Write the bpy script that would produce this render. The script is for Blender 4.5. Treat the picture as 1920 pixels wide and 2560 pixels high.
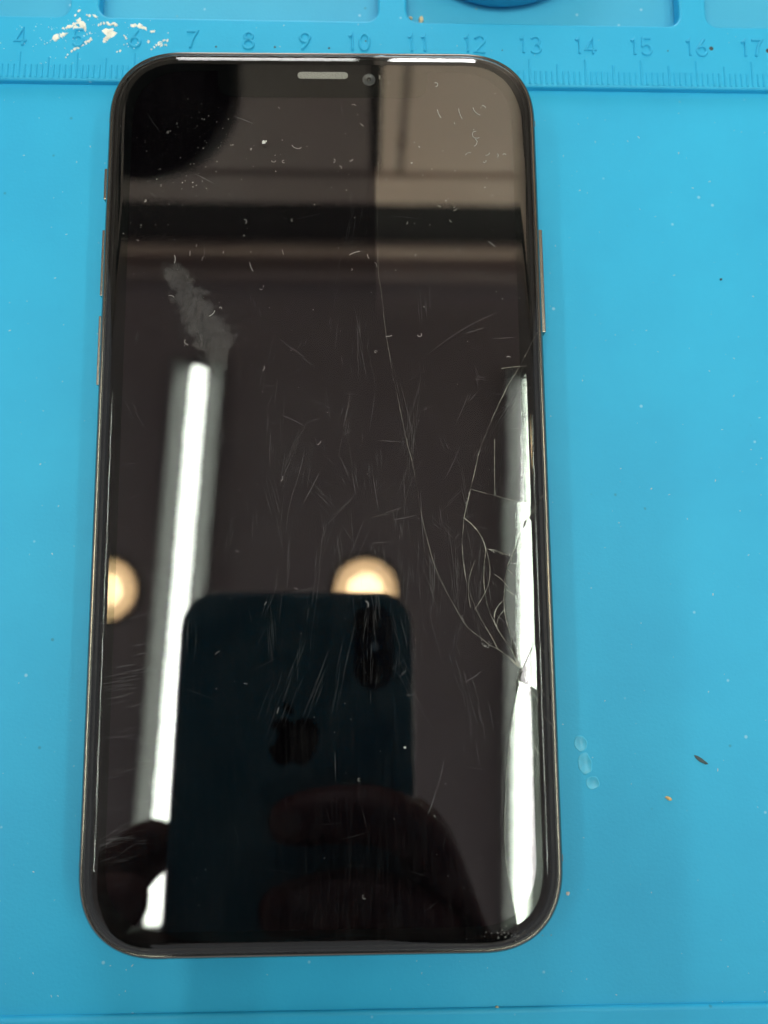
import bpy, bmesh, math, random
from mathutils import Vector, Matrix, Euler, noise
from mathutils.geometry import delaunay_2d_cdt

random.seed(11)
sc = bpy.context.scene
for o in list(bpy.data.objects):
    bpy.data.objects.remove(o)
S = 0.001                                   # everything below is written in millimetres
COL = sc.collection
R = math.radians

# ------------------------------------------------------------------ camera
CAM = Vector((1.417, -100.405, 129.297))
CROT = Euler((R(8.273), R(-1.201), R(0.0185)), 'XYZ').to_matrix()
cd = bpy.data.cameras.new('camera')
cam = bpy.data.objects.new('camera', cd)
COL.objects.link(cam)
cam.matrix_world = Matrix.Translation(CAM * S) @ CROT.to_4x4()
cd.sensor_width = 36
cd.lens = 27.94
cd.clip_start = 0.004
cd.clip_end = 60
cd.dof.use_dof = True
cd.dof.focus_distance = 0.127
cd.dof.aperture_fstop = 13.5
sc.camera = cam

# ------------------------------------------------------------------ world and exposure
w = bpy.data.worlds.new('World')
sc.world = w
w.use_nodes = True
bg = w.node_tree.nodes['Background']
bg.inputs[0].default_value = (0.95, 0.97, 1.0, 1)
bg.inputs[1].default_value = 0.60
sc.view_settings.view_transform = 'Standard'
sc.view_settings.look = 'None'
sc.view_settings.exposure = 0.10
sc.view_settings.gamma = 1.0
sc.render.engine = 'CYCLES'
sc.cycles.max_bounces = 6
sc.cycles.transparent_max_bounces = 16
sc.cycles.caustics_reflective = False
sc.cycles.caustics_refractive = False

TUBE_L = 45.0        # radiance of the fluorescent tubes
SPOT_L = 42.0        # radiance of the warm bulbs
PANEL_L = 10.0       # radiance of the bench panel lamps

# ------------------------------------------------------------------ helpers
def link(o, parent=None):
    COL.objects.link(o)
    if parent is not None:
        o.parent = parent
    return o

def empty(name, loc=(0, 0, 0), rot=None):
    o = bpy.data.objects.new(name, None)
    o.empty_display_size = 0.01
    o.location = Vector(loc) * S
    if rot is not None:
        o.rotation_euler = rot
    return link(o)

def tag(o, label=None, cat=None, group=None, kind=None):
    if label: o['label'] = label
    if cat: o['category'] = cat
    if group: o['group'] = group
    if kind: o['kind'] = kind
    return o

def mesh_obj(name, verts, faces, mat, parent=None, smooth=False, normals=None):
    me = bpy.data.meshes.new(name)
    me.from_pydata([Vector(v) * S for v in verts], [], faces)
    me.materials.append(mat)
    if smooth:
        me.polygons.foreach_set('use_smooth', [True] * len(me.polygons))
    me.update()
    if normals:
        me.normals_split_custom_set_from_vertices(normals)
    return link(bpy.data.objects.new(name, me), parent)

def bm_obj(name, bm, mat, parent=None, smooth=False):
    for v in bm.verts:
        v.co *= S
    me = bpy.data.meshes.new(name)
    bm.normal_update()
    bm.to_mesh(me)
    bm.free()
    me.materials.append(mat)
    if smooth:
        me.polygons.foreach_set('use_smooth', [True] * len(me.polygons))
    return link(bpy.data.objects.new(name, me), parent)

def bm_box(bm, x0, x1, y0, y1, z0, z1, bev=0.0, seg=2):
    r = bmesh.ops.create_cube(bm, size=1.0)
    for v in r['verts']:
        v.co = Vector(((x0 + x1) / 2 + v.co.x * (x1 - x0), (y0 + y1) / 2 + v.co.y * (y1 - y0), (z0 + z1) / 2 + v.co.z * (z1 - z0)))
    if bev > 0:
        es = list({e for v in r['verts'] for e in v.link_edges})
        bmesh.ops.bevel(bm, geom=es, offset=bev, segments=seg, affect='EDGES', profile=0.6)

def box(name, x0, x1, y0, y1, z0, z1, mat, parent=None, bev=0.0, seg=2):
    bm = bmesh.new()
    bm_box(bm, x0, x1, y0, y1, z0, z1, bev, seg)
    return bm_obj(name, bm, mat, parent)

def lathe(name, prof, mat, parent=None, n=48, smooth=True, axis='Z'):
    vs, fs = [], []
    m = len(prof)
    for i in range(n):
        a = 2 * math.pi * i / n
        for r, z in prof:
            p = (r * math.cos(a), r * math.sin(a), z)
            if axis == 'Y':
                p = (p[0], p[2], p[1])
            vs.append(p)
    for i in range(n):
        j = (i + 1) % n
        for k in range(m - 1):
            fs.append((i * m + k, j * m + k, j * m + k + 1, i * m + k + 1))
    o = mesh_obj(name, vs, fs, mat, parent, smooth)
    bm = bmesh.new(); bm.from_mesh(o.data)
    bmesh.ops.remove_doubles(bm, verts=bm.verts, dist=1e-7)
    bmesh.ops.recalc_face_normals(bm, faces=bm.faces)
    bm.to_mesh(o.data); bm.free()
    return o

def tube(name, pts, rad, mat, parent=None, n=12):
    vs, fs = [], []
    pts = [Vector(p) for p in pts]
    rads = rad if isinstance(rad, (list, tuple)) else [rad] * len(pts)
    for i, p in enumerate(pts):
        d = (pts[min(i + 1, len(pts) - 1)] - pts[max(i - 1, 0)]).normalized()
        up = Vector((0, 0, 1)) if abs(d.z) < 0.9 else Vector((1, 0, 0))
        a = d.cross(up).normalized(); b = d.cross(a)
        for k in range(n):
            t = 2 * math.pi * k / n
            vs.append(p + (a * math.cos(t) + b * math.sin(t)) * rads[i])
    for i in range(len(pts) - 1):
        for k in range(n):
            fs.append((i * n + k, i * n + (k + 1) % n, (i + 1) * n + (k + 1) % n, (i + 1) * n + k))
    fs.append(tuple(range(n))[::-1]); fs.append(tuple(range((len(pts) - 1) * n, len(pts) * n)))
    return mesh_obj(name, vs, fs, mat, parent, True)

# ------------------------------------------------------------------ materials
def newmat(name):
    m = bpy.data.materials.new(name)
    m.use_nodes = True
    return m, m.node_tree.nodes, m.node_tree.links

def pm(name, col, rough=0.5, metal=0.0, spec=0.5, ior=None, bump=0.0, bscale=400.0, var=0.0, vscale=60.0):
    m, n, l = newmat(name)
    b = n['Principled BSDF']
    b.inputs['Base Color'].default_value = (*col, 1)
    b.inputs['Roughness'].default_value = rough
    b.inputs['Metallic'].default_value = metal
    b.inputs['Specular IOR Level'].default_value = spec
    if ior: b.inputs['IOR'].default_value = ior
    tc = n.new('ShaderNodeTexCoord')
    if var > 0:
        t = n.new('ShaderNodeTexNoise'); t.inputs['Scale'].default_value = vscale; t.inputs['Detail'].default_value = 6
        l.new(tc.outputs['Object'], t.inputs['Vector'])
        r = n.new('ShaderNodeMapRange')
        r.inputs['From Min'].default_value = 0.3; r.inputs['From Max'].default_value = 0.7
        r.inputs['To Min'].default_value = 1 - var; r.inputs['To Max'].default_value = 1 + var
        l.new(t.outputs['Fac'], r.inputs['Value'])
        mx = n.new('ShaderNodeVectorMath'); mx.operation = 'SCALE'
        mx.inputs[0].default_value = col
        l.new(r.outputs[0], mx.inputs['Scale'])
        l.new(mx.outputs[0], b.inputs['Base Color'])
    if bump > 0:
        t = n.new('ShaderNodeTexNoise'); t.inputs['Scale'].default_value = bscale; t.inputs['Detail'].default_value = 4
        l.new(tc.outputs['Object'], t.inputs['Vector'])
        bp = n.new('ShaderNodeBump'); bp.inputs['Strength'].default_value = bump; bp.inputs['Distance'].default_value = 0.0002
        l.new(t.outputs['Fac'], bp.inputs['Height']); l.new(bp.outputs[0], b.inputs['Normal'])
    return m

def emit(name, col, s):
    m, n, l = newmat(name)
    b = n['Principled BSDF']
    b.inputs['Base Color'].default_value = (0.8, 0.8, 0.8, 1)
    b.inputs['Emission Color'].default_value = (*col, 1)
    b.inputs['Emission Strength'].default_value = s
    return m

def silicone(name, col, speck=0.08):
    """blue silicone: even colour, faint blotches, tiny pale and dark specks, fine grain"""
    m, n, l = newmat(name)
    b = n['Principled BSDF']
    b.inputs['Roughness'].default_value = 0.5
    b.inputs['Specular IOR Level'].default_value = 0.35
    tc = n.new('ShaderNodeTexCoord')
    big = n.new('ShaderNodeTexNoise'); big.inputs['Scale'].default_value = 22; big.inputs['Detail'].default_value = 8; big.inputs['Roughness'].default_value = 0.65
    l.new(tc.outputs['Object'], big.inputs['Vector'])
    cr = n.new('ShaderNodeValToRGB')
    cr.color_ramp.elements[0].position = 0.3; cr.color_ramp.elements[0].color = (col[0] * 0.85, col[1] * 0.90, col[2] * 0.93, 1)
    cr.color_ramp.elements[1].position = 0.7; cr.color_ramp.elements[1].color = (col[0] * 1.12, col[1] * 1.05, col[2] * 1.03, 1)
    l.new(big.outputs['Fac'], cr.inputs['Fac'])
    # pale lint specks
    v = n.new('ShaderNodeTexVoronoi'); v.inputs['Scale'].default_value = 420; v.inputs['Randomness'].default_value = 1
    l.new(tc.outputs['Object'], v.inputs['Vector'])
    lt = n.new('ShaderNodeMapRange'); lt.inputs['From Min'].default_value = 0.14; lt.inputs['From Max'].default_value = 0.07; lt.inputs['To Min'].default_value = 0; lt.inputs['To Max'].default_value = 1
    l.new(v.outputs['Distance'], lt.inputs['Value'])
    sel = n.new('ShaderNodeSeparateColor'); l.new(v.outputs['Color'], sel.inputs[0])
    th = n.new('ShaderNodeMath'); th.operation = 'GREATER_THAN'; th.inputs[1].default_value = 1 - speck
    l.new(sel.outputs[0], th.inputs[0])
    mu = n.new('ShaderNodeMath'); mu.operation = 'MULTIPLY'; l.new(lt.outputs[0], mu.inputs[0]); l.new(th.outputs[0], mu.inputs[1])
    mu2 = n.new('ShaderNodeMath'); mu2.operation = 'MULTIPLY'; mu2.inputs[1].default_value = 0.35; l.new(mu.outputs[0], mu2.inputs[0])
    mx = n.new('ShaderNodeMix'); mx.data_type = 'RGBA'
    l.new(mu2.outputs[0], mx.inputs['Factor']); l.new(cr.outputs[0], mx.inputs['A']); mx.inputs['B'].default_value = (0.6, 0.78, 0.85, 1)
    # dark specks
    th2 = n.new('ShaderNodeMath'); th2.operation = 'LESS_THAN'; th2.inputs[1].default_value = speck * 0.35
    l.new(sel.outputs[1], th2.inputs[0])
    mu3 = n.new('ShaderNodeMath'); mu3.operation = 'MULTIPLY'; l.new(lt.outputs[0], mu3.inputs[0]); l.new(th2.outputs[0], mu3.inputs[1])
    mu4 = n.new('ShaderNodeMath'); mu4.operation = 'MULTIPLY'; mu4.inputs[1].default_value = 0.5; l.new(mu3.outputs[0], mu4.inputs[0])
    mx2 = n.new('ShaderNodeMix'); mx2.data_type = 'RGBA'
    l.new(mu4.outputs[0], mx2.inputs['Factor']); l.new(mx.outputs['Result'], mx2.inputs['A']); mx2.inputs['B'].default_value = (0.03, 0.16, 0.22, 1)
    l.new(mx2.outputs['Result'], b.inputs['Base Color'])
    g = n.new('ShaderNodeTexNoise'); g.inputs['Scale'].default_value = 1900; g.inputs['Detail'].default_value = 3
    l.new(tc.outputs['Object'], g.inputs['Vector'])
    bp = n.new('ShaderNodeBump'); bp.inputs['Strength'].default_value = 0.22; bp.inputs['Distance'].default_value = 0.00012
    l.new(g.outputs['Fac'], bp.inputs['Height']); l.new(bp.outputs[0], b.inputs['Normal'])
    return m

BLUE = (0.021, 0.385, 0.675)
M_mat = silicone('blue_silicone', BLUE)
M_tray = silicone('blue_silicone_dusty', (0.050, 0.385, 0.63), 0.35)
M_blob = pm('blue_rubber', (0.018, 0.33, 0.56), 0.6, var=0.05)
M_bench = pm('bench_laminate', (0.5, 0.5, 0.48), 0.5, var=0.05)
M_white = pm('dried_white', (0.78, 0.76, 0.70), 0.7, bump=0.4, var=0.15, vscale=900)
M_crumb = pm('orange_crumb', (0.72, 0.48, 0.20), 0.7, var=0.2, vscale=900)
M_crumb2 = pm('tan_crumb', (0.62, 0.50, 0.30), 0.7, var=0.2, vscale=900)
M_fleck = pm('dark_fleck', (0.03, 0.05, 0.06), 0.4)
M_glue = pm('clear_glue', (0.028, 0.40, 0.655), 0.3, var=0.1, vscale=600)
M_dust = pm('pale_dust', (0.55, 0.54, 0.52), 0.8)
M_steel = pm('dark_steel', (0.17, 0.155, 0.135), 0.16, 1.0, bump=0.03, bscale=900, var=0.06, vscale=300)
M_button = pm('button_steel', (0.24, 0.22, 0.195), 0.25, 1.0)
M_gasket = pm('black_gasket', (0.006, 0.006, 0.007), 0.35)
M_band = pm('antenna_plastic', (0.20, 0.15, 0.11), 0.5)
M_bezel = pm('black_ink', (0.0012, 0.0014, 0.0018), 0.6, spec=0.02)
M_grille = pm('earpiece_mesh', (0.21, 0.205, 0.185), 0.75, bump=1.0, bscale=5000, var=0.12, vscale=3000)
M_backglass = pm('dark_back_glass', (0.12, 0.22, 0.24), 0.4, ior=1.5, spec=0.45)
M_logo = pm('logo_mirror', (0.0006, 0.0006, 0.0006), 0.6, spec=0.02)
M_bump = pm('bump_glass', (0.012, 0.026, 0.045), 0.15, spec=0.2)
M_lens = pm('lens_glass', (0.004, 0.004, 0.006), 0.05, ior=1.6)
M_frontlens = pm('front_lens', (0.055, 0.06, 0.068), 0.12, ior=1.7)
M_crack = pm('crack_edge', (0.30, 0.295, 0.26), 0.4, var=0.5, vscale=1500)
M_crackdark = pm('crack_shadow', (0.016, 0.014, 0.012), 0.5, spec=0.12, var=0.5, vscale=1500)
M_scratch = pm('scratch_mark', (0.10, 0.10, 0.108), 0.5, var=0.4, vscale=1200)
M_chip = pm('glass_chip', (0.20, 0.20, 0.19), 0.12, ior=1.5, var=0.5, vscale=2500)
M_ceiling = pm('ceiling_paint', (0.86, 0.775, 0.745), 0.9, bump=0.05, bscale=60, var=0.04, vscale=2)
M_wall = pm('wall_paint', (0.36, 0.30, 0.26), 0.85, var=0.04, vscale=3)
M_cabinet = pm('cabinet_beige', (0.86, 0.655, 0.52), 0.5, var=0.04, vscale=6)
M_cabinet_d = pm('cabinet_dark', (0.62, 0.51, 0.46), 0.5, var=0.05, vscale=6)  # darker beige: shade put into the left doors' colour; one cornice shares it
M_gap = pm('cabinet_shadow_gap', (0.02, 0.018, 0.016), 0.7)
M_mull = pm('cabinet_mullion', (0.42, 0.33, 0.275), 0.6)
M_housing = pm('lamp_housing_grey', (0.155, 0.16, 0.155), 0.5)
M_gold = pm('spot_reflector', (0.95, 0.68, 0.36), 0.35, 1.0)
M_black = pm('black_enamel', (0.008, 0.009, 0.010), 0.5)
M_skin = pm('skin', (0.13, 0.033, 0.03), 0.5, var=0.1, vscale=40)
M_sleeve = pm('dark_cloth', (0.028, 0.012, 0.016), 0.9, bump=0.5, bscale=900)
M_tube = emit('tube_light', (0.88, 1.0, 0.84), TUBE_L)
M_bulb = emit('warm_bulb', (1.0, 0.74, 0.38), SPOT_L)
M_panel = emit('panel_light', (1.0, 0.98, 0.97), PANEL_L)

def display_mat():
    m, n, l = newmat('display_panel')
    b = n['Principled BSDF']
    b.inputs['Base Color'].default_value = (0.0018, 0.0013, 0.0020, 1)
    b.inputs['Roughness'].default_value = 0.02
    b.inputs['IOR'].default_value = 1.33
    b.inputs['Specular Tint'].default_value = (1.0, 0.82, 0.98, 1)
    return m
M_display = display_mat()

def glass_mat():
    """clear front glass: Fresnel mirror over transparency, with dirt that has a shape of its own
    (a dried smear, fingerprints, a greasy veil) and a reflection boost put in at top right, where the broken pane has lifted off the panel"""
    m, n, l = newmat('front_glass')
    for x in list(n):
        if x.type != 'OUTPUT_MATERIAL': n.remove(x)
    out = [x for x in n if x.type == 'OUTPUT_MATERIAL'][0]
    def math_(op, a, b=None, c=None, clamp=False):
        q = n.new('ShaderNodeMath'); q.operation = op; q.use_clamp = clamp
        for i, v in enumerate((a, b, c)):
            if v is None: continue
            if isinstance(v, (int, float)): q.inputs[i].default_value = v
            else: l.new(v, q.inputs[i])
        return q.outputs[0]
    def rng(v, a, b, c=0.0, d=1.0):
        q = n.new('ShaderNodeMapRange'); q.interpolation_type = 'SMOOTHSTEP'
        q.inputs['From Min'].default_value = a; q.inputs['From Max'].default_value = b
        q.inputs['To Min'].default_value = c; q.inputs['To Max'].default_value = d
        l.new(v, q.inputs['Value']); return q.outputs[0]
    tc = n.new('ShaderNodeTexCoord')
    sv = n.new('ShaderNodeVectorMath'); sv.operation = 'SCALE'; sv.inputs['Scale'].default_value = 1000.0
    l.new(tc.outputs['Object'], sv.inputs[0])
    P = sv.outputs[0]
    sx = n.new('ShaderNodeSeparateXYZ'); l.new(P, sx.inputs[0])
    X, Y = sx.outputs[0], sx.outputs[1]
    def noi(scale, detail=4, rough=0.6, stretch=None):
        t = n.new('ShaderNodeTexNoise'); t.inputs['Scale'].default_value = scale; t.inputs['Detail'].default_value = detail; t.inputs['Roughness'].default_value = rough
        if stretch:
            mp = n.new('ShaderNodeMapping'); mp.inputs['Scale'].default_value = stretch
            l.new(P, mp.inputs['Vector']); l.new(mp.outputs[0], t.inputs['Vector'])
        else:
            l.new(P, t.inputs['Vector'])
        return t.outputs['Fac']
    N1 = noi(0.8, 4, 0.65); N2 = noi(1.7, 4, 0.7); N3 = noi(0.3, 2)
    # ---- dried smear between two points
    def smear(ax, ay, bx, by, ra, rb, soft, wob):
        dx, dy = bx - ax, by - ay
        L2 = dx * dx + dy * dy
        t = math_('ADD', math_('MULTIPLY', math_('SUBTRACT', X, ax), dx / L2), math_('MULTIPLY', math_('SUBTRACT', Y, ay), dy / L2), clamp=True)
        px = math_('SUBTRACT', X, math_('MULTIPLY_ADD', t, dx, ax))
        py = math_('SUBTRACT', Y, math_('MULTIPLY_ADD', t, dy, ay))
        d = math_('SQRT', math_('ADD', math_('MULTIPLY', px, px), math_('MULTIPLY', py, py)))
        d = math_('ADD', d, math_('MULTIPLY', math_('SUBTRACT', N1, 0.5), wob))
        r = math_('MULTIPLY_ADD', t, rb - ra, ra)
        e = math_('SUBTRACT', d, r)
        return rng(e, soft, -soft), t
    sm, t = smear(-23.6, 31.4, -17.2, 20.6, 1.5, 3.1, 0.5, 6.0)
    sm2, t2 = smear(-16.9, 20.0, -16.3, 16.2, 2.3, 1.5, 0.16, 2.4)
    sm = math_('MAXIMUM', sm, sm2)
    sm = math_('MULTIPLY', sm, rng(N2, 0.30, 0.62, 0.45, 1.0))
    sm = math_('MULTIPLY', math_('MULTIPLY', sm, rng(noi(1.0, 4, 0.7, (2.4, 0.7, 1.0)), 0.28, 0.62, 0.2, 1.0)), 0.060)
    # ---- fingerprints: wavy rings inside soft patches
    def fprint(cx, cy, rad, amp):
        px = math_('SUBTRACT', X, cx); py = math_('SUBTRACT', Y, cy)
        d = math_('SQRT', math_('ADD', math_('MULTIPLY', px, px), math_('MULTIPLY', math_('MULTIPLY', py, py), 1.6)))
        q = math_('ADD', d, math_('MULTIPLY', N3, 3.0))
        wv = math_('SINE', math_('MULTIPLY', q, 13.0))
        wv = rng(wv, 0.1, 0.9)
        msk = math_('MULTIPLY', rng(d, rad, rad * 0.4), rng(N1, 0.42, 0.62))
        return math_('MULTIPLY', math_('MULTIPLY', wv, msk), amp)
    fp = math_('ADD', fprint(-4.5, 1.5, 6.5, 0.022), fprint(-6.5, -10.5, 5.5, 0.016))
    fp = math_('ADD', fp, fprint(9.0, -6.0, 6.0, 0.012))
    # ---- greasy veil with vertical wiping marks, thicker in the lower middle
    veil = rng(noi(0.16, 3, 0.6), 0.35, 0.75)
    wipe = rng(noi(1.0, 3, 0.7, (3.0, 0.16, 1.0)), 0.45, 0.75)
    low = rng(Y, 40.0, -10.0, 0.25, 1.0)
    veil = math_('MULTIPLY', math_('MULTIPLY', math_('ADD', math_('MULTIPLY', veil, 0.0030), math_('MULTIPLY', wipe, 0.0060)), low), 1.0)
    # edge grease on the lower left side
    eg = math_('MULTIPLY', math_('MULTIPLY', rng(X, -25.0, -32.0), rng(noi(1.0, 3, 0.7, (0.3, 2.2, 1.0)), 0.5, 0.75)), rng(Y, 0.0, -20.0))
    eg = math_('MULTIPLY', eg, 0.013)
    dirt = math_('ADD', math_('ADD', sm, fp), math_('ADD', veil, eg), clamp=True)
    # ---- reflection
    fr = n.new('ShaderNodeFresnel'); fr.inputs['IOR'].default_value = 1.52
    refl_boost = math_('MULTIPLY', rng(math_('SUBTRACT', X, 8.0), 0.2, 0.9), rng(Y, 22.0, 42.0))
    refl_boost = math_('MULTIPLY', refl_boost, rng(X, 34.5, 30.0))
    k = math_('MULTIPLY_ADD', refl_boost, 2.8, 1.0)  # mirror image brightened by hand towards the top of the lifted pane
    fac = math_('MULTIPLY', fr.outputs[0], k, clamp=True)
    tr = n.new('ShaderNodeBsdfTransparent')
    gl = n.new('ShaderNodeBsdfGlossy'); gl.inputs['Roughness'].default_value = 0.0
    mx = n.new('ShaderNodeMixShader'); l.new(fac, mx.inputs[0]); l.new(tr.outputs[0], mx.inputs[1]); l.new(gl.outputs[0], mx.inputs[2])
    df = n.new('ShaderNodeBsdfDiffuse'); df.inputs['Color'].default_value = (0.80, 0.80, 0.80, 1)
    mx2 = n.new('ShaderNodeMixShader'); l.new(dirt, mx2.inputs[0]); l.new(mx.outputs[0], mx2.inputs[1]); l.new(df.outputs[0], mx2.inputs[2])
    l.new(mx2.outputs[0], out.inputs[0])
    return m
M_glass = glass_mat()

# ------------------------------------------------------------------ the setting
tag(box('workbench_top', -900, 900, -420, 840, -40, -4, M_bench), kind='structure')
tag(box('ceiling', -2200, 2200, -2200, 893, 2082, 2110, M_ceiling), kind='structure')
tag(box('wall', -2200, 2200, 894, 932, -700, 2081, M_wall), kind='structure')

# ------------------------------------------------------------------ blue repair mat
mat_root = empty('repair_mat', (0, -60, -4))
tag(mat_root, 'blue silicone repair mat with embossed centimetre ruler under the broken phone', 'mat')
mo = Vector((0, 60, 4))                      # children are written in scene millimetres, shifted to the root

def mparent(o):
    o.parent = mat_root
    o.location = o.location + mo * S
    return o

def rrect(x0, x1, y0, y1, r, n=6):
    pts = []
    for cx, cy, a0 in ((x1 - r, y1 - r, 0), (x0 + r, y1 - r, 90), (x0 + r, y0 + r, 180), (x1 - r, y0 + r, 270)):
        for i in range(n + 1):
            a = R(a0 + 90 * i / n)
            pts.append((cx + r * math.cos(a), cy + r * math.sin(a)))
    return pts

def curve_plate(name, loops, z0, z1, bev, mat):
    """a plate with holes and rounded rims, from closed outlines"""
    cu = bpy.data.curves.new(name, 'CURVE')
    cu.dimensions = '2D'; cu.fill_mode = 'BOTH'
    for lp in loops:
        sp = cu.splines.new('POLY'); sp.points.add(len(lp) - 1); sp.use_cyclic_u = True
        for p, q in zip(sp.points, lp):
            p.co = (q[0] * S, q[1] * S, 0, 1)
    cu.extrude = ((z1 - z0) / 2 - bev) * S
    cu.bevel_depth = bev * S; cu.bevel_resolution = 3
    cu.offset = -bev * S
    tmp = bpy.data.objects.new(name + '_c', cu); COL.objects.link(tmp)
    dg = bpy.context.evaluated_depsgraph_get()
    me = bpy.data.meshes.new_from_object(tmp.evaluated_get(dg))
    bpy.data.objects.remove(tmp); bpy.data.curves.remove(cu)
    me.name = name
    me.materials.clear(); me.materials.append(mat)
    o = bpy.data.objects.new(name, me); COL.objects.link(o)
    o.location = (0, 0, (z0 + z1) / 2 * S)
    return o

mparent(box('work_surface', -160, 170, -200, -3.5, -3.8, 0.0, M_mat))
mparent(box('tray_floor', -159, 169, -3.0, 70, -3.8, -1.6, M_tray))
outer = [(-160, -5.55), (170, -5.15), (170, 70), (-160, 70)]
trays = [(-101.5, -51.8), (-46.7, 3.0), (8.1, 57.5), (62.4, 112.0)]
frame = curve_plate('ruler_and_tray_rim', [outer] + [rrect(a, b, 7.05, 40, 2.2) for a, b in trays], -1.62, 1.2, 0.45, M_mat)
mparent(frame)
low = curve_plate('lower_rim', [[(-160, -200), (170, -200), (170, -155.9), (-160, -158.6)]], -1.5, 0.8, 0.6, M_mat)
mparent(low)

# embossed scale: one ridge per millimetre
def ridge_mesh(length):
    wd, tp, h = 0.44, 0.22, 0.15
    vs = [(-wd / 2, 0, 0), (wd / 2, 0, 0), (wd / 2, length, 0), (-wd / 2, length, 0),
          (-tp / 2, 0.08, h), (tp / 2, 0.08, h), (tp / 2, length - 0.12, h), (-tp / 2, length - 0.12, h)]
    fs = [(4, 5, 6, 7), (0, 1, 5, 4), (1, 2, 6, 5), (2, 3, 7, 6), (3, 0, 4, 7)]
    me = bpy.data.meshes.new('tick_mark')
    me.from_pydata([Vector(v) * S for v in vs], [], fs); me.materials.append(M_mat)
    return me
RM = {10: ridge_mesh(4.9), 5: ridge_mesh(3.9), 1: ridge_mesh(2.55)}
for k in range(-65, 76):
    if -39 < k < 27:
        continue
    me = RM[10] if k % 10 == 0 else RM[5] if k % 5 == 0 else RM[1]
    o = bpy.data.objects.new('tick_mark', me); COL.objects.link(o)
    o.location = Vector((k, -4.95 + 0.0011 * k, 1.19)) * S
    mparent(o)

def arc(cx, cy, rx, ry, a0, a1, n=12):
    return [(cx + rx * math.cos(R(a0 + (a1 - a0) * i / n)), cy + ry * math.sin(R(a0 + (a1 - a0) * i / n))) for i in range(n + 1)]
DG = {   # single-stroke digits in a box 1.9 wide and 3.2 tall
    '0': [arc(0, 0, .85, 1.6, 90, 450, 24)],
    '1': [[(-.5, 1.05), (-.1, 1.25), (.12, 1.6), (.12, -1.6)]],
    '2': [arc(0, .75, .85, .85, 165, -30, 12) + [(-.85, -1.6), (.95, -1.6)]],
    '3': [arc(-.02, .78, .82, .80, 150, -80, 12) + arc(0, -.76, .88, .84, 80, -150, 12)],
    '4': [[(.35, -1.6), (.35, 1.6), (-.95, -.75), (.95, -.75)]],
    '5': [[(.75, 1.6), (-.62, 1.6), (-.75, .1)] + arc(-.02, -.62, .88, .96, 135, -150, 14)],
    '6': [[(.45, 1.6), (-.55, .1)] + arc(0, -.72, .86, .88, 150, 510, 22)],
    '7': [[(-.9, 1.6), (.9, 1.6), (.2, .2), (-.25, -1.6)]],
    '8': [arc(0, .82, .72, .76, -90, 270, 20), arc(0, -.77, .90, .84, 90, 450, 22)],
    '9': [[(-.45, -1.6), (.55, -.1)] + arc(0, .72, .86, .88, -30, -390, 22)],
}
def digit_bm(bm, ch, ox, h=0.24, w0=0.52, w1=0.24):
    """a raised ridge along each stroke"""
    for st in DG[ch]:
        prof = [(-w0 / 2, -0.02), (-w1 / 2 - .05, h * .8), (-w1 / 2 + .04, h), (w1 / 2 - .04, h), (w1 / 2 + .05, h * .8), (w0 / 2, -0.02)]
        rows = []
        for i, p in enumerate(st):
            a = Vector(st[max(i - 1, 0)]); b = Vector(st[min(i + 1, len(st) - 1)])
            closed = (Vector(st[0]) - Vector(st[-1])).length < 1e-4
            if closed and i in (0, len(st) - 1): a, b = Vector(st[-2]), Vector(st[1])
            d0 = (Vector(p) - a); d1 = (b - Vector(p))
            d = ((d0.normalized() if d0.length > 1e-6 else Vector((0, 0))) + (d1.normalized() if d1.length > 1e-6 else Vector((0, 0))))
            d.normalize()
            k = 1.0
            if d0.length > 1e-6 and d1.length > 1e-6:
                k = 1 / max(.55, math.cos(d0.angle(d1) / 2))
            rows.append([bm.verts.new((p[0] + ox - d.y * q * k, p[1] + d.x * q * k, z)) for q, z in prof])
        for r0, r1 in zip(rows, rows[1:]):
            for k in range(len(prof) - 1):
                bm.faces.new((r0[k + 1], r0[k], r1[k], r1[k + 1]))
        for r_ in (rows[0], rows[-1]):
            bm.faces.new(r_)
for n_ in range(4, 18):
    bm = bmesh.new()
    t_ = str(n_)
    for i, ch in enumerate(t_):
        adv = 2.35
        digit_bm(bm, ch, (i - (len(t_) - 1) / 2) * adv + (0.1 if ch == '1' else 0))
    bmesh.ops.recalc_face_normals(bm, faces=bm.faces)
    o = bm_obj('numeral', bm, M_mat)
    o.location = Vector(((n_ - 10) * 10 + (-0.6 if n_ == 10 else 0), 2.74, 1.2)) * S
    mparent(o)
    o['label'] = 'embossed numeral %d on the ruler' % n_
# small moulding pits between the numerals
pits = [(-25.7, 1.45, 0.16), (-15.3, 1.55, 0.17), (-5.7, 1.5, 0.16), (62.9, 2.6, 0.34), (73.2, 2.3, 0.36), (55.0, 2.0, 0.10), (25.2, 1.6, 0.10), (0.8, 3.0, 0.13)]
for x, y, r in pits:
    o = lathe('moulding_pit', [(0.0, 0.02), (r * 0.6, 0.03), (r, 0.05), (r * 1.25, -0.02)], M_fleck, None, 14)
    o.location = Vector((x, y, 1.2)) * S
    mparent(o)

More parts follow.
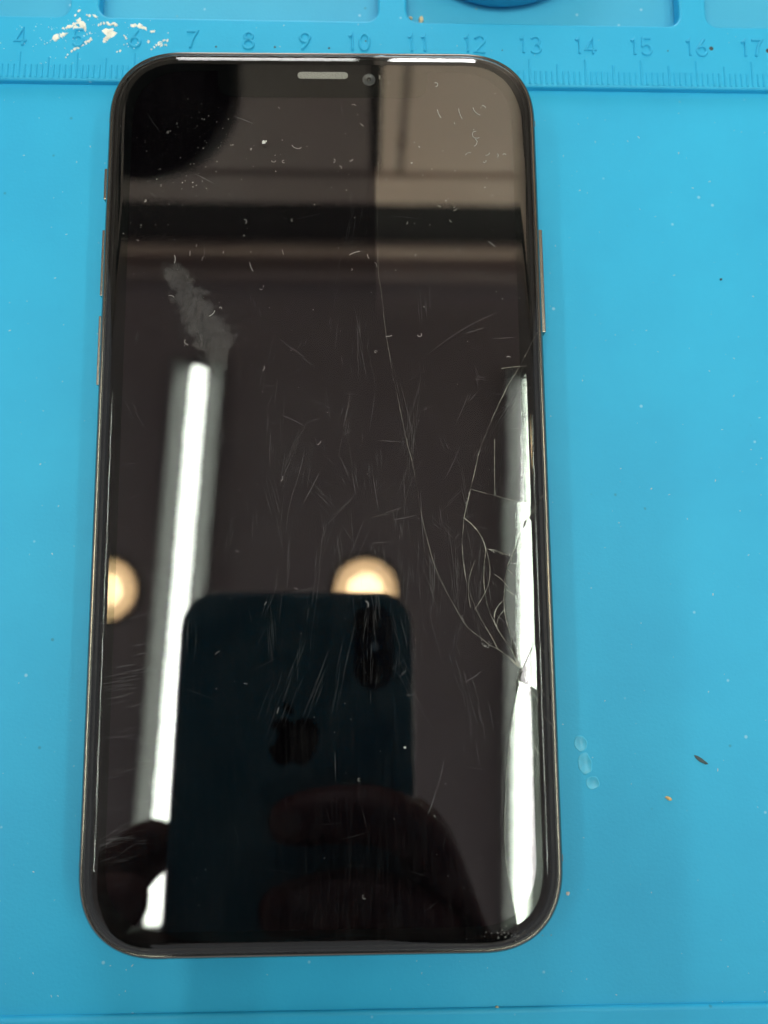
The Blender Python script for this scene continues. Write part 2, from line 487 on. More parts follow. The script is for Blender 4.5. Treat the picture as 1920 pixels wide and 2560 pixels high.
# ------------------------------------------------------------------ things lying on the mat
def flake(bm, x, y, z, sx, sy, h, ang, n=7, rough=0.62):
    """an irregular low flake"""
    ca, sa = math.cos(ang), math.sin(ang)
    rim, top = [], []
    for i in range(n):
        a = 2 * math.pi * i / n
        r = 1 + random.uniform(-rough, rough)
        u, v = sx * r * math.cos(a), sy * r * math.sin(a)
        rim.append(bm.verts.new((x + u * ca - v * sa, y + u * sa + v * ca, z)))
        top.append(bm.verts.new((x + (u * ca - v * sa) * 0.7, y + (u * sa + v * ca) * 0.7, z + h * random.uniform(0.5, 1.1))))
    for i in range(n):
        j = (i + 1) % n
        bm.faces.new((rim[i], rim[j], top[j], top[i]))
    bm.faces.new(top)

bm = bmesh.new()
def zoom1(zx, zy):      # helper table of the residue: ruler-plane position of each streak
    x = -64.0 + (zx / 1.728) * 0.0694 + 0.0035 * (zy / 1.728) / 10
    y = 9.97 - (zy / 1.728) * 0.0768
    return x, y
streaks = [((345, 45), (330, 60), .3), ((385, 62), (420, 66), .32), ((285, 125), (345, 92), .34), ((345, 85), (365, 105), .5), ((330, 118), (375, 122), .4),
           ((430, 105), (455, 98), .28), ((480, 100), (512, 98), .35), ((485, 125), (482, 150), .75), ((470, 160), (465, 180), .4), ((255, 155), (285, 148), .55),
           ((250, 175), (258, 170), .3), ((585, 105), (628, 110), .5), ((640, 118), (645, 124), .2), ((665, 128), (672, 132), .4), ((545, 150), (560, 165), .2),
           ((325, 220), (352, 200), .28), ((350, 205), (405, 172), .22), ((380, 182), (405, 172), .38), ((395, 140), (370, 150), .18), ((520, 220), (530, 214), .22),
           ((672, 208), (700, 180), .24), ((700, 182), (728, 165), .2), ((705, 185), (728, 190), .34), ((735, 170), (742, 165), .2), ((655, 175), (660, 172), .22),
           ((300, 248), (308, 240), .14), ((205, 193), (240, 170), .10), ((612, 178), (620, 184), .15), ((560, 185), (548, 192), .16), ((595, 205), (604, 190), .12)]
for (a, b, wd) in streaks:
    p, q = zoom1(*a), zoom1(*b)
    L = math.hypot(q[0] - p[0], q[1] - p[1])
    m_ = max(1, int(L / 0.45))
    for i in range(m_ + 1):
        t = i / m_
        flake(bm, p[0] + (q[0] - p[0]) * t + random.uniform(-.12, .12), p[1] + (q[1] - p[1]) * t + random.uniform(-.12, .12), 1.20,
              wd * random.uniform(.75, 1.4), wd * random.uniform(.45, .9), random.uniform(.05, .2), random.uniform(0, 6.28))
for i in range(60):
    flake(bm, random.gauss(-51.5, 5.0), random.gauss(2.6, 2.6), 1.20, random.uniform(.03, .10), random.uniform(.03, .08), .05, random.uniform(0, 6))
tag(bm_obj('dried_residue', bm, M_white), 'crusty white dried residue smeared over ruler numerals five and six', 'residue', kind='stuff')

def lump(name, x, y, z, sx, sy, sz, ang, mat, seed, label, cat, group=None):
    bm = bmesh.new()
    bmesh.ops.create_icosphere(bm, subdivisions=2, radius=1)
    for v in bm.verts:
        k = 1 + 0.45 * noise.noise(v.co * 1.3 + Vector((seed * 7.1, seed, 0)))
        v.co = Vector((v.co.x * sx * k, v.co.y * sy * k, max(v.co.z, -0.5) * sz * k + sz * 0.5))
    o = bm_obj(name, bm, mat, None)
    o.location = Vector((x, y, z)) * S; o.rotation_euler = (0, 0, ang)
    return tag(o, label, cat, group)
lump('crumb', 48.9, -127.0, 0.0, .55, .26, .2, -0.5, M_crumb, 1, 'tiny orange crumb on the bare mat right of the phone', 'crumb')
lump('crumb', 10.9, 9.6, -1.6, .42, .7, .4, -0.2, M_crumb2, 2, 'larger tan crumb in the middle storage tray above numeral eleven', 'crumb')
lump('crumb', 9.0, 9.9, -1.6, .3, .35, .3, 0.4, M_crumb2, 3, 'smaller tan crumb at the left end of the middle storage tray', 'crumb')
lump('crumb', 21.3, -157.2, 0.1, .4, .22, .2, -0.5, M_crumb2, 4, 'dull crumb caught along the lower rim of the mat', 'crumb')
lump('fleck', 54.4, -121.2, 0.0, 1.15, .32, .12, -0.55, M_fleck, 5, 'dark sliver lying on the mat, upper right of the orange crumb', 'fleck')
lump('fleck', 62.5, -40.7, 0.0, .22, .2, .15, 0, M_fleck, 6, 'small black speck at the right edge of the mat', 'fleck')
lump('fleck', 32.5, -145.0 + 4.0, 0.0, .3, .3, .15, 0, M_dust, 7, 'small pale speck on the mat below the phone corner', 'fleck')

def glue(name, x, y, rx, ry, ang, label):
    o = lathe(name, [(0.0, .006), (.75, .008), (.88, .05), (.98, .05), (1.06, 0.0)], M_glue, None, 28)
    for v in o.data.vertices:
        k = 1 + 0.16 * noise.noise(Vector((v.co.x * 1500, v.co.y * 1500, x)))
        v.co.x *= rx * k; v.co.y *= ry * k
    o.location = Vector((x, y, 0.0)) * S; o.rotation_euler = (0, 0, ang)
    return tag(o, label, 'glue spot', 'dried clear glue spots on the mat')
glue('glue_spot', 35.9, -121.7, 1.15, 1.6, 0.2, 'largest of three clear dried glue spots right of phone')
glue('glue_spot', 37.0, -124.6, 1.05, 1.0, 0.0, 'lowest of three clear dried glue spots right of phone')
glue('glue_spot', 35.3, -118.6, 1.0, 1.2, 0.3, 'topmost of three clear dried glue spots right of phone')

# loose dust over the mat
bm = bmesh.new()
for i in range(650):
    x = random.uniform(-70, 80); y = random.uniform(-160, 9)
    z = 0.0 if y < -6.3 else 1.2 if y < 6.4 else None
    if z is None or (-7.2 < y < -4.2): continue
    s_ = random.choice((.04, .05, .06, .08, .11))
    flake(bm, x, y, z, s_ * random.uniform(1, 2), s_ * .6, .03, random.uniform(0, 3.1), 5)
tag(bm_obj('mat_dust', bm, M_dust), 'fine pale dust scattered over the blue mat', 'dust', kind='stuff')

# out of focus blue bulb leaning into the tray at the top
lump_b = lathe('silicone_cap', [(0, 0), (17.5, 0), (18.6, .6), (19, 1.4), (18.4, 4.5), (17.2, 6.0), (15, 6.8), (11, 7.0), (0, 7.1)], M_blob, None, 56)
lump_b.location = Vector((25.5, 30.6, -1.5)) * S
tag(lump_b, 'blurred round blue rubber cap lying in the tray at the top', 'rubber cap')

# ------------------------------------------------------------------ the broken phone
A0, B0, C0, NEX = 35.45, 71.35, 12.6, 2.36
VO = -0.45                                 # the outline's centre along the phone, from the local origin

def ring(s, n=22, a=A0, b=B0, c=C0):
    """outline of the phone inset by s"""
    pts = []
    cc = c - s
    e = 2.0 / NEX
    for sx, sy, rev in ((1, 1, 0), (-1, 1, 1), (-1, -1, 0), (1, -1, 1)):
        q = []
        for i in range(n + 1):
            t = math.pi / 2 * i / n
            q.append((sx * (a - c + cc * math.cos(t) ** e), VO + sy * (b - c + cc * max(math.sin(t), 0) ** e)))
        if rev: q.reverse()
        pts += q
    return pts

def sdist(u, v, a=A0, b=B0, c=C0):
    dx = max(abs(u) - (a - c), 0.0); dy = max(abs(v - VO) - (b - c), 0.0)
    return c - (dx ** NEX + dy ** NEX) ** (1 / NEX)

def loft(name, prof, mat, parent, cap_first=False, cap_last=False):
    rings = [[(x, y, z) for x, y in ring(s)] for s, z in prof]
    N = len(rings[0])
    vs = [p for r_ in rings for p in r_]
    fs = []
    for i in range(len(rings) - 1):
        for k in range(N):
            k2 = (k + 1) % N
            fs.append((i * N + k, i * N + k2, (i + 1) * N + k2, (i + 1) * N + k))
    if cap_first: fs.append(tuple(range(N))[::-1])
    if cap_last: fs.append(tuple(range((len(rings) - 1) * N, len(rings) * N)))
    o = mesh_obj(name, vs, fs, mat, parent, True)
    bm = bmesh.new(); bm.from_mesh(o.data)
    bmesh.ops.remove_doubles(bm, verts=bm.verts, dist=1e-7)
    bmesh.ops.recalc_face_normals(bm, faces=bm.faces)
    bm.to_mesh(o.data); bm.free()
    return o

ph = empty('smartphone', (-5.594, -75.573, 1.11), (math.atan(0.0085), 0, R(0.5565)))
tag(ph, 'black smartphone with cracked front glass lying on the blue mat', 'smartphone')

ZG = 7.70
EW, ED, EP = 2.3, 0.72, 2.0                # width, drop and power of the rounded glass edge
SG = 1.08                                  # glass starts this far inside the outline
loft('frame', [(1.50, 6.3), (1.25, 6.82), (1.05, 6.92), (0.84, 6.97), (0.66, 6.93), (0.42, 6.70), (0.19, 6.28), (0.05, 5.6), (0.0, 4.7), (0.0, 3.4),
               (0.10, 2.6), (0.42, 1.7), (0.95, 0.95), (1.7, 0.4), (2.7, 0.08), (3.4, 0.0)], M_steel, ph)
loft('back_plate', [(3.35, 0.01), (10, 0.0)], M_backglass, ph, False, True)
loft('gasket', [(1.16, 6.985), (1.02, 7.01), (0.93, 6.985), (0.91, 6.9)], M_gasket, ph)
loft('display_tray', [(1.28, 6.5), (1.33, 6.6)], M_gasket, ph, False, True)

# display and printed border, seen through the glass
def flat(name, pts, z, mat, parent):
    return mesh_obj(name, [(x, y, z) for x, y in pts], [tuple(range(len(pts)))], mat, parent)
def cut_ring(inset, a, b, c):
    global NEX
    return ring(0, 14, a, b, c)
dpts = cut_ring(0, 31.35, 67.35, 9.6)
disp = flat('display_panel', dpts, 7.02, M_display, ph)
# printed border with its notch: a ring between glass edge and display, plus the sensor notch
o_, i_ = ring(1.9, 14), cut_ring(0, 31.25, 67.25, 9.5)
N_ = len(o_)
mesh_obj('black_border', [(x, y, 7.05) for x, y in o_] + [(x, y, 7.05) for x, y in i_],
         [(k, (k + 1) % N_, N_ + (k + 1) % N_, N_ + k) for k in range(N_)], M_bezel, ph)
nt = [(-17.4, 68.2), (-17.4, 64.6), (-17.0, 63.2), (-16.2, 62.4), (-14.9, 62.1), (14.9, 62.1), (16.2, 62.4), (17.0, 63.2), (17.4, 64.6), (17.4, 68.2)]
flat('sensor_notch', nt, 7.08, M_bezel, ph)

# ------- glass broken into shards by the cracks
CR = {
'A': [(9.9, 71.4), (9.86, 70.0), (9.82, 69.16), (9.6, 62.62), (9.31, 54.37), (9.02, 47.87), (8.8, 42.94), (8.85, 37.73), (8.94, 31.35), (9.37, 27.96), (9.88, 22.67), (10.37, 18.86), (11.01, 14.84), (11.8, 10.63), (12.61, 6.22), (13.35, 2.54), (13.99, 0.02), (15.38, -8.6), (15.93, -11.11), (16.7, -14.27), (17.64, -17.09), (18.99, -19.89), (20.65, -23.0), (21.92, -24.95), (23.68, -26.42), (25.13, -27.57), (26.34, -28.19), (28.18, -29.52), (29.29, -30.58), (29.92, -31.14)],
'B': [(35.6, 23.9), (34.45, 21.92), (33.34, 20.01), (32.48, 18.34), (30.65, 15.03), (29.08, 12.56), (26.9, 8.13), (25.82, 5.7), (24.45, 2.4), (23.48, -1.3), (22.83, -3.84), (22.09, -6.88), (21.73, -8.31), (21.41, -11.4), (21.36, -13.23), (21.56, -15.72), (22.07, -18.68), (23.29, -22.37), (24.39, -24.49), (25.33, -26.12), (26.34, -28.19)],
'C': [(21.73, -8.31), (22.79, -9.24), (23.68, -10.25), (24.4, -11.42), (24.94, -13.09), (24.63, -15.33), (24.55, -18.29), (24.81, -20.92), (25.41, -23.04), (26.5, -25.32), (27.6, -27.11), (28.53, -28.56), (29.29, -30.58)],
'D': [(24.94, -13.09), (26.51, -13.35), (27.82, -13.94), (28.89, -14.32)],
'E': [(35.9, -2.6), (35.03, -3.74), (33.97, -5.09), (32.73, -6.95), (31.68, -8.29), (30.97, -9.46), (30.24, -11.13), (29.53, -12.63), (28.89, -14.32), (28.37, -15.19), (27.9, -17.0), (27.58, -19.47), (27.51, -21.76), (27.77, -23.87), (28.28, -25.98), (28.57, -27.28), (28.86, -28.57), (29.22, -30.0), (29.92, -31.14)],
'F': [(29.92, -31.14), (30.97, -29.07), (31.93, -27.39), (32.96, -28.29), (34.07, -29.26), (35.9, -30.7)],
'G': [(29.92, -31.14), (29.37, -32.89), (29.18, -33.84), (28.51, -37.16), (28.03, -39.51), (27.66, -42.2), (27.12, -46.56), (26.67, -52.81), (26.63, -57.45), (27.01, -61.12), (27.41, -63.56), (27.82, -65.98), (28.1, -67.64), (27.95, -68.76), (27.8, -70.45), (27.7, -72.2)],
'H': [(29.37, -32.89), (30.66, -33.54), (32.1, -34.27), (33.05, -34.99), (34.0, -35.64), (35.9, -36.8)],
'I': [(29.18, -33.84), (30.13, -34.8), (31.53, -36.4), (32.62, -37.83), (33.87, -39.03), (35.9, -40.95)],
'J': [(22.83, -3.84), (26.58, -4.88), (30.08, -5.83), (31.9, -6.12), (32.9, -6.7)],
}
def smooth_line(P, step):
    """Catmull-Rom through P, keeping the given points"""
    out = []
    for i in range(len(P) - 1):
        p0 = P[max(i - 1, 0)]; p1 = P[i]; p2 = P[i + 1]; p3 = P[min(i + 2, len(P) - 1)]
        n_ = max(1, int(math.hypot(p2[0] - p1[0], p2[1] - p1[1]) / step))
        for k in range(n_):
            t = k / n_
            out.append(tuple(0.5 * (2 * p1[d] + (p2[d] - p0[d]) * t + (2 * p0[d] - 5 * p1[d] + 4 * p2[d] - p3[d]) * t * t + (3 * p1[d] - p0[d] - 3 * p2[d] + p3[d]) * t ** 3) for d in (0, 1)))
    out.append(P[-1])
    return out
CRS = {}
JUNC = {tuple(p) for k in CR for p in CR[k] if sum(p in CR[j] for j in CR) > 1}
for k, P in CR.items():
    L_ = smooth_line(P, 0.8)
    out = []
    for p in L_:
        if tuple(p) in JUNC or p in (L_[0], L_[-1]) and k != 'J':
            out.append(p)
        else:
            out.append((p[0] + random.uniform(-.035, .035), p[1] + random.uniform(-.035, .035)))
    CRS[k] = out

def gz(u, v):
    """height and normal of the glass front"""
    s = sdist(u, v) - SG
    if s >= EW:
        return ZG, Vector((0, 0, 1))
    t = 1 - max(s, 0) / EW
    z = ZG - ED * t ** EP
    slope = ED * EP * t ** (EP - 1) / EW
    e = 0.01
    gx = (sdist(u + e, v) - sdist(u - e, v)) / (2 * e); gy = (sdist(u, v + e) - sdist(u, v - e)) / (2 * e)
    g = Vector((gx, gy))
    if g.length > 1e-6: g.normalize()
    return z, Vector((-g.x * slope, -g.y * slope, 1)).normalized()

verts, edges = [], []
def addv(p):
    verts.append(Vector((p[0], p[1]))); return len(verts) - 1
for s_ in (0.0, 0.15, 0.35, 0.6, 0.9, 1.25, 1.7, 2.1, EW, 3.4, 5.5):
    ids = [addv(p) for p in ring(SG + s_, 20)]
    long_ = []
    # extra points on the straight sides
    for y in [q * 1.5 for q in range(-38, 39)]:
        for sx in (-1, 1):
            addv((sx * (A0 - SG - s_), y + 0.01 * s_))
    for x in [q * 1.5 for q in range(-14, 15)]:
        for sy in (-1, 1):
            addv((x + 0.01 * s_, VO + sy * (B0 - SG - s_)))
for x in range(-24, 25, 8):
    for y in range(-60, 61, 8):
        addv((x + 0.03, y + 0.02))
crack_edges = set()
vid = {}
for k, L_ in CRS.items():
    prev = None
    for p in L_:
        key = (round(p[0], 4), round(p[1], 4))
        if key not in vid: vid[key] = addv(p)
        if prev is not None and vid[key] != prev:
            edges.append((prev, vid[key]))
        prev = vid[key]
res = delaunay_2d_cdt(verts, edges, [], 0, 1e-5)
rv, re_, rf, ov, oe, of = res
cset = {tuple(sorted(e)) for e, src in zip(re_, oe) if len(src) > 0}
tris = []
for f_ in rf:
    c = (rv[f_[0]] + rv[f_[1]] + rv[f_[2]]) / 3
    if sdist(c.x, c.y) >= SG - 0.004:
        tris.append(tuple(f_))
emap = {}
for ti, f_ in enumerate(tris):
    for a, b in ((0, 1), (1, 2), (2, 0)):
        emap.setdefault(tuple(sorted((f_[a], f_[b]))), []).append(ti)
comp = [-1] * len(tris)
nc = 0
for s0 in range(len(tris)):
    if comp[s0] >= 0: continue
    st = [s0]; comp[s0] = nc
    while st:
        t_ = st.pop(); f_ = tris[t_]
        for a, b in ((0, 1), (1, 2), (2, 0)):
            e = tuple(sorted((f_[a], f_[b])))
            if e in cset: continue
            for o2 in emap[e]:
                if comp[o2] < 0:
                    comp[o2] = nc; st.append(o2)
    nc += 1
def area(f_):
    a, b, c = (rv[i] for i in f_)
    return abs((b - a).cross(c - a)) / 2
areas = [sum(area(tris[t]) for t in range(len(tris)) if comp[t] == c) for c in range(nc)]
order = sorted(range(nc), key=lambda c: -areas[c])
print('shards', [round(areas[c], 2) for c in order])
TILT = [(31.0, -55.0, -0.0055, 0.0), (32.3, -31.5, 0.0042, -0.004), (31.6, -35.6, -0.0065, 0.006), (31.0, -20.0, -0.0018, 0.001),
        (31.0, -2.0, 0.0012, 0.0), (27.0, -18.0, 0.003, 0.002), (26.5, -9.5, -0.002, 0.003), (23.2, -14.0, 0.003, -0.002)]
for rank, c in enumerate(order):
    ft = [tris[t] for t in range(len(tris)) if comp[t] == c]
    used = sorted({i for f_ in ft for i in f_})
    mp = {i: j for j, i in enumerate(used)}
    cx = sum(rv[i].x for i in used) / len(used); cy = sum(rv[i].y for i in used) / len(used)
    fixed = None
    for (pu, pv, ax_, ay_) in TILT:
        for f_ in ft:
            a, b, c_ = (rv[i] for i in f_)
            p_ = Vector((pu, pv))
            d1 = (b - a).cross(p_ - a); d2 = (c_ - b).cross(p_ - b); d3 = (a - c_).cross(p_ - c_)
            if (d1 >= 0 and d2 >= 0 and d3 >= 0) or (d1 <= 0 and d2 <= 0 and d3 <= 0):
                fixed = (ax_, ay_)
    if rank == 0: tx = ty = 0.0
    elif fixed: tx, ty = fixed
    else:
        am = 0.0010 if areas[c] > 300 else 0.0011
        rr = random.Random(40 + rank)
        tx, ty = rr.uniform(-am, am), rr.uniform(-am, am) * 0.6
    vs, ns = [], []
    for i in used:
        u, v = rv[i].x, rv[i].y
        z, nn = gz(u, v)
        z += tx * (u - cx) + ty * (v - cy)
        vs.append((u, v, z)); ns.append((nn + Vector((-tx, -ty, 0))).normalized())
    fs = []
    for f_ in ft:
        a, b, c_ = (rv[i] for i in f_)
        q = [mp[i] for i in f_]
        if (b - a).cross(c_ - a) < 0: q.reverse()
        fs.append(tuple(q))
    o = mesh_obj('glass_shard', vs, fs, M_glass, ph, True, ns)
    if rank == 0: o['label'] = 'large unbroken left part of the front glass'

# ------- visible crack lines
def ribbon(bm, P, wfun, dz, seed):
    rr = random.Random(seed)
    prev = None
    for i, p in enumerate(P):
        a = Vector(P[max(i - 1, 0)]); b = Vector(P[min(i + 1, len(P) - 1)])
        d = b - a
        if d.length < 1e-6: continue
        d.normalize(); nrm = Vector((-d.y, d.x))
        t = i / max(1, len(P) - 1)
        w_ = wfun(t, rr) / 2
        if sdist(*p) < SG + 0.1:
            prev = None; continue
        z, _ = gz(*p)
        l_ = bm.verts.new((p[0] + nrm.x * w_, p[1] + nrm.y * w_, z + dz)); r_ = bm.verts.new((p[0] - nrm.x * w_, p[1] - nrm.y * w_, z + dz))
        if prev: bm.faces.new((prev[0], prev[1], r_, l_))
        prev = (l_, r_)
def resample(P, step):
    out = [P[0]]
    for a, b in zip(P, P[1:]):
        n_ = max(1, int(math.hypot(b[0] - a[0], b[1] - a[1]) / step))
        for k in range(1, n_ + 1):
            out.append((a[0] + (b[0] - a[0]) * k / n_, a[1] + (b[1] - a[1]) * k / n_))
    return out
WB = {'A': .07, 'B': .085, 'C': .12, 'D': .12, 'E': .10, 'F': .07, 'G': .07, 'H': .06, 'I': .07, 'J': .05}
for j, (k, P) in enumerate(CRS.items()):
    Q = resample(P, 0.22)
    bm = bmesh.new()
    base = WB[k]
    def wf(t, r, k=k, b=base):
        n_ = noise.noise(Vector((t * (26 if k in 'ABE' else 12), j * 3.7, 0.5)))
        brk = min(1.0, max(0.12, 0.62 + 1.25 * n_))
        if k == 'A': b = 0.028 + 0.06 * max(0, t - .35)
        if k == 'B': b = b * min(1.0, .30 + 2.2 * t)
        return b * .8 * brk * r.uniform(.5, 1.5) * (1.8 if r.random() < .05 else 1)
    ribbon(bm, Q, wf, 0.016, 5 + j)
    bm_obj('crack', bm, M_crack, ph)
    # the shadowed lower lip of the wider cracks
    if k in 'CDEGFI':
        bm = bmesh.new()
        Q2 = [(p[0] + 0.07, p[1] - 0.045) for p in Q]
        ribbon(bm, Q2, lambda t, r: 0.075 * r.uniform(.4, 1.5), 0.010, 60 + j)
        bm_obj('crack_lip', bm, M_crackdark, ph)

# splinters round the impact point and along the crossing cracks
def chip(bm, x, y, s, rr, zoff=0.0):
    z, _ = gz(x, y)
    vs = []
    for i in range(5):
        a = i * 1.2566 + rr.uniform(-.4, .4)
        vs.append(bm.verts.new((x + s * rr.uniform(.5, 1.1) * math.cos(a), y + s * rr.uniform(.5, 1.1) * math.sin(a), z + 0.006)))
    top = bm.verts.new((x + rr.uniform(-.3, .3) * s, y + rr.uniform(-.3, .3) * s, z + 0.02 + s * rr.uniform(.25, .6)))
    for i in range(5):
        bm.faces.new((vs[i], vs[(i + 1) % 5], top))
bm = bmesh.new()
rr = random.Random(3)
for i in range(46):
    t = rr.random()
    chip(bm, 29.85 - 0.75 * t + rr.gauss(0, .22), -31.0 - 3.0 * t + rr.gauss(0, .3), rr.uniform(.05, .2), rr)
for i in range(22):
    t = rr.random(); chip(bm, 24.95 + 3.9 * t + rr.gauss(0, .12), -13.1 - 1.25 * t + rr.gauss(0, .14), rr.uniform(.04, .15), rr)
for i in range(12):
    t = rr.random(); chip(bm, 28.4 + 1.3 * t + rr.gauss(0, .1), -26.5 - 4.2 * t + rr.gauss(0, .2), rr.uniform(.05, .17), rr)
for i in range(10): chip(bm, 28.7 + rr.gauss(0, .2), -14.9 + rr.gauss(0, .35), rr.uniform(.06, .2), rr)
for i in range(9): chip(bm, 31.1 + rr.gauss(0, .15), -9.2 + rr.gauss(0, .3), rr.uniform(.06, .16), rr)
for i in range(14): chip(bm, 24.8 + rr.gauss(0, .5), -27.6 + rr.gauss(0, .3), rr.uniform(.04, .19), rr)
for i in range(16):
    t = rr.random(); chip(bm, 22.0 + .7 * t + rr.gauss(0, .06), -6.6 + 2.4 * t + rr.gauss(0, .1), rr.uniform(.04, .12), rr)
for i in range(60):     # crumbled edge along the right side and the lower corners
    chip(bm, 32.3 + rr.gauss(0, .25), rr.uniform(-10, 58), rr.uniform(.02, .06), rr)
for i in range(40):
    chip(bm, 26.5 + rr.gauss(0, 2.4), -68.6 + rr.gauss(0, .45), rr.uniform(.03, .14), rr)
tag(bm_obj('glass_splinters', bm, M_chip, ph), kind='stuff')

# crushed notches where the corner of something struck
for pts_, wm, mt_ in (([(28.62, -26.9), (28.75, -27.9), (28.95, -29.0), (29.1, -29.7)], .46, M_crackdark), ([(29.05, -29.3), (29.3, -30.2), (29.55, -30.9)], .30, M_crack),
                      ([(29.75, -31.0), (29.6, -31.9), (29.35, -32.9), (29.1, -33.9), (28.9, -34.8)], .62, M_crackdark), ([(27.9, -29.45), (28.9, -30.35), (29.8, -31.2)], .22, M_crack),
                      ([(25.2, -13.2), (26.4, -13.45), (27.6, -13.95), (28.6, -14.3)], .17, M_crackdark), ([(31.4, -8.75), (31.05, -9.3), (30.8, -9.9)], .40, M_crackdark), ([(32.9, -6.6), (33.3, -6.0), (33.7, -5.4)], .3, M_crackdark),
                      ([(31.3, -36.1), (31.9, -36.9), (32.4, -37.5)], .2, M_crackdark), ([(22.3, -6.0), (22.6, -4.8), (22.8, -3.9)], .2, M_crack)):
    bm = bmesh.new()
    ribbon(bm, resample(smooth_line(pts_, .3), .1), lambda t, r, w_=wm: w_ * math.sin(math.pi * (.08 + .84 * t)) * r.uniform(.45, 1.2), .019, int(wm * 1000))
    bm_obj('impact_notch', bm, mt_, ph)

# small curved breaks next to the impact
bm = bmesh.new()
for k, (x0, y0, x1, y1, bend) in enumerate([(28.2, -16.2, 29.9, -18.6, .2), (28.0, -19.4, 29.9, -21.0, .15), (26.2, -17.0, 28.2, -19.0, .2), (26.0, -24.6, 27.6, -20.8, .5), (26.3, -25.2, 27.5, -22.4, .4),
        (25.9, -23.4, 27.1, -21.2, .3), (28.6, -26.6, 29.7, -26.0, .1), (30.4, -34.0, 32.2, -36.0, .3), (30.6, -41.2, 32.0, -43.6, .1), (23.0, -22.3, 24.9, -12.7, -.5), (22.4, -22.0, 23.3, -14.8, .3), (26.6, -4.8, 26.8, 4.0, .02), (28.2, 15.4, 32.2, 15.8, .05)]):
    Q = []
    for i in range(15):
        t = i / 14
        nx, ny = -(y1 - y0), (x1 - x0)
        q = math.sin(math.pi * t) * bend * .3
        Q.append((x0 + (x1 - x0) * t + nx * q, y0 + (y1 - y0) * t + ny * q))
    ribbon(bm, Q, lambda t, r: .05 * r.uniform(.4, 1.4), .014, 200 + k)
tag(bm_obj('hairline_cracks', bm, M_crack, ph), kind='stuff')

# ------- scratches: hundreds of hairlines, thicker in the lower middle
bm = bmesh.new()
rr = random.Random(9)
def scratch(x, y, L, ang, bend, w_, seed):
    Q = []
    n_ = max(4, int(L / 0.8))
    for i in range(n_ + 1):
        t = i / n_
        a = ang + bend * (t - .5)
        if i == 0: p = [x, y]
        else: p = [p[0] + math.cos(a) * L / n_, p[1] + math.sin(a) * L / n_]
        Q.append(tuple(p))
    if any(sdist(*p) < SG + .4 for p in Q): return
    ribbon(bm, Q, lambda t, r: w_ * math.sin(math.pi * (0.06 + .88 * t)) * r.uniform(.5, 1.3), .008, seed)
def bundle(cx, cy, ang, n_, L0, L1, spread, w0, w1, seed):
    ca, sa = math.cos(ang), math.sin(ang)
    for k in range(n_):
        o1 = rr.gauss(0, spread); o2 = rr.gauss(0, L1 * .35)
        L = rr.uniform(L0, L1)
        scratch(cx - sa * o1 + ca * (o2 - L / 2), cy + ca * o1 + sa * (o2 - L / 2), L, ang + rr.gauss(0, .05), rr.gauss(0, .10), rr.uniform(w0, w1) * (1.7 if rr.random() < .08 else 1), seed * 20 + k)
for i in range(80):     # long vertical swipes, lower middle and right
    bundle(rr.gauss(12, 12), rr.gauss(-12, 20), R(90 + rr.gauss(-3, 11)), rr.randint(3, 10), 1.2, rr.uniform(4, 11), rr.uniform(.2, 1.2), .008, .021, 1 + i)
for i in range(44):     # shorter rubs crossing them
    bundle(rr.gauss(4, 15), rr.gauss(2, 18), rr.uniform(0, math.pi), rr.randint(2, 6), .6, rr.uniform(1.5, 5), rr.uniform(.1, .5), .008, .020, 100 + i)
for i in range(26):     # sideways rubs on the lower left
    bundle(rr.uniform(-31, -26), rr.gauss(-38, 16), R(9 + rr.gauss(0, 7)), rr.randint(2, 7), .8, 4.2, .45, .010, .026, 160 + i)
bundle(-29.6, -32.3, R(11), 10, 2.5, 5.0, 1.3, .022, .042, 190)
for i in range(30):     # cross rubs right of the centre
    bundle(rr.gauss(24, 4), rr.gauss(0, 9), rr.uniform(0, math.pi), rr.randint(2, 6), .5, 2.6, .35, .008, .022, 200 + i)
for i in range(60):     # stray ones over the rest
    scratch(rr.uniform(-30, 30), rr.uniform(-66, 62), rr.uniform(.8, 5), rr.uniform(0, math.pi), rr.gauss(0, .2), rr.uniform(.008, .02), 9000 + i)
for k, a in enumerate([(15.6, -13.5, 9.5, 93, -.1, .05), (16.9, -19.5, 6.0, 88, .1, .05), (2, -47, 4.2, 91, 0, .05), (16.5, 17.6, 14, 32, -.35, .035), (22.6, 21.2, 3.2, 16, .1, .05), (26.9, 20.3, 3.7, 3, 0, .06),
        (-14.6, 58.3, 3.6, -22, -.1, .05), (-20.7, 48.2, 3.7, -29, 0, .05), (16.8, -48.5, 4.6, 74, .2, .05), (15.4, -52, 3.8, 68, .2, .06), (-6.4, 8.0, 4.0, -25, -.2, .05), (7.8, -1.2, 6, -82, .1, .04), (10.5, -8.6, 4, 10, .1, .05),
        (-3.0, -6.0, 5.5, 62, .1, .05), (18.7, -2.5, 6.0, 63, .2, .035), (20.5, 6.0, 6.0, 66, .2, .035), (8.6, 3.9, 4.4, -4, 0, .05), (21.2, -33.0, 3.0, 28, .4, .07), (28.0, -43.0, 5.2, 45, .2, .05)]):
    scratch(a[0], a[1], a[2], R(a[3]), a[4], a[5], 1100 + k)
tag(bm_obj('scratches', bm, M_scratch, ph), kind='stuff')

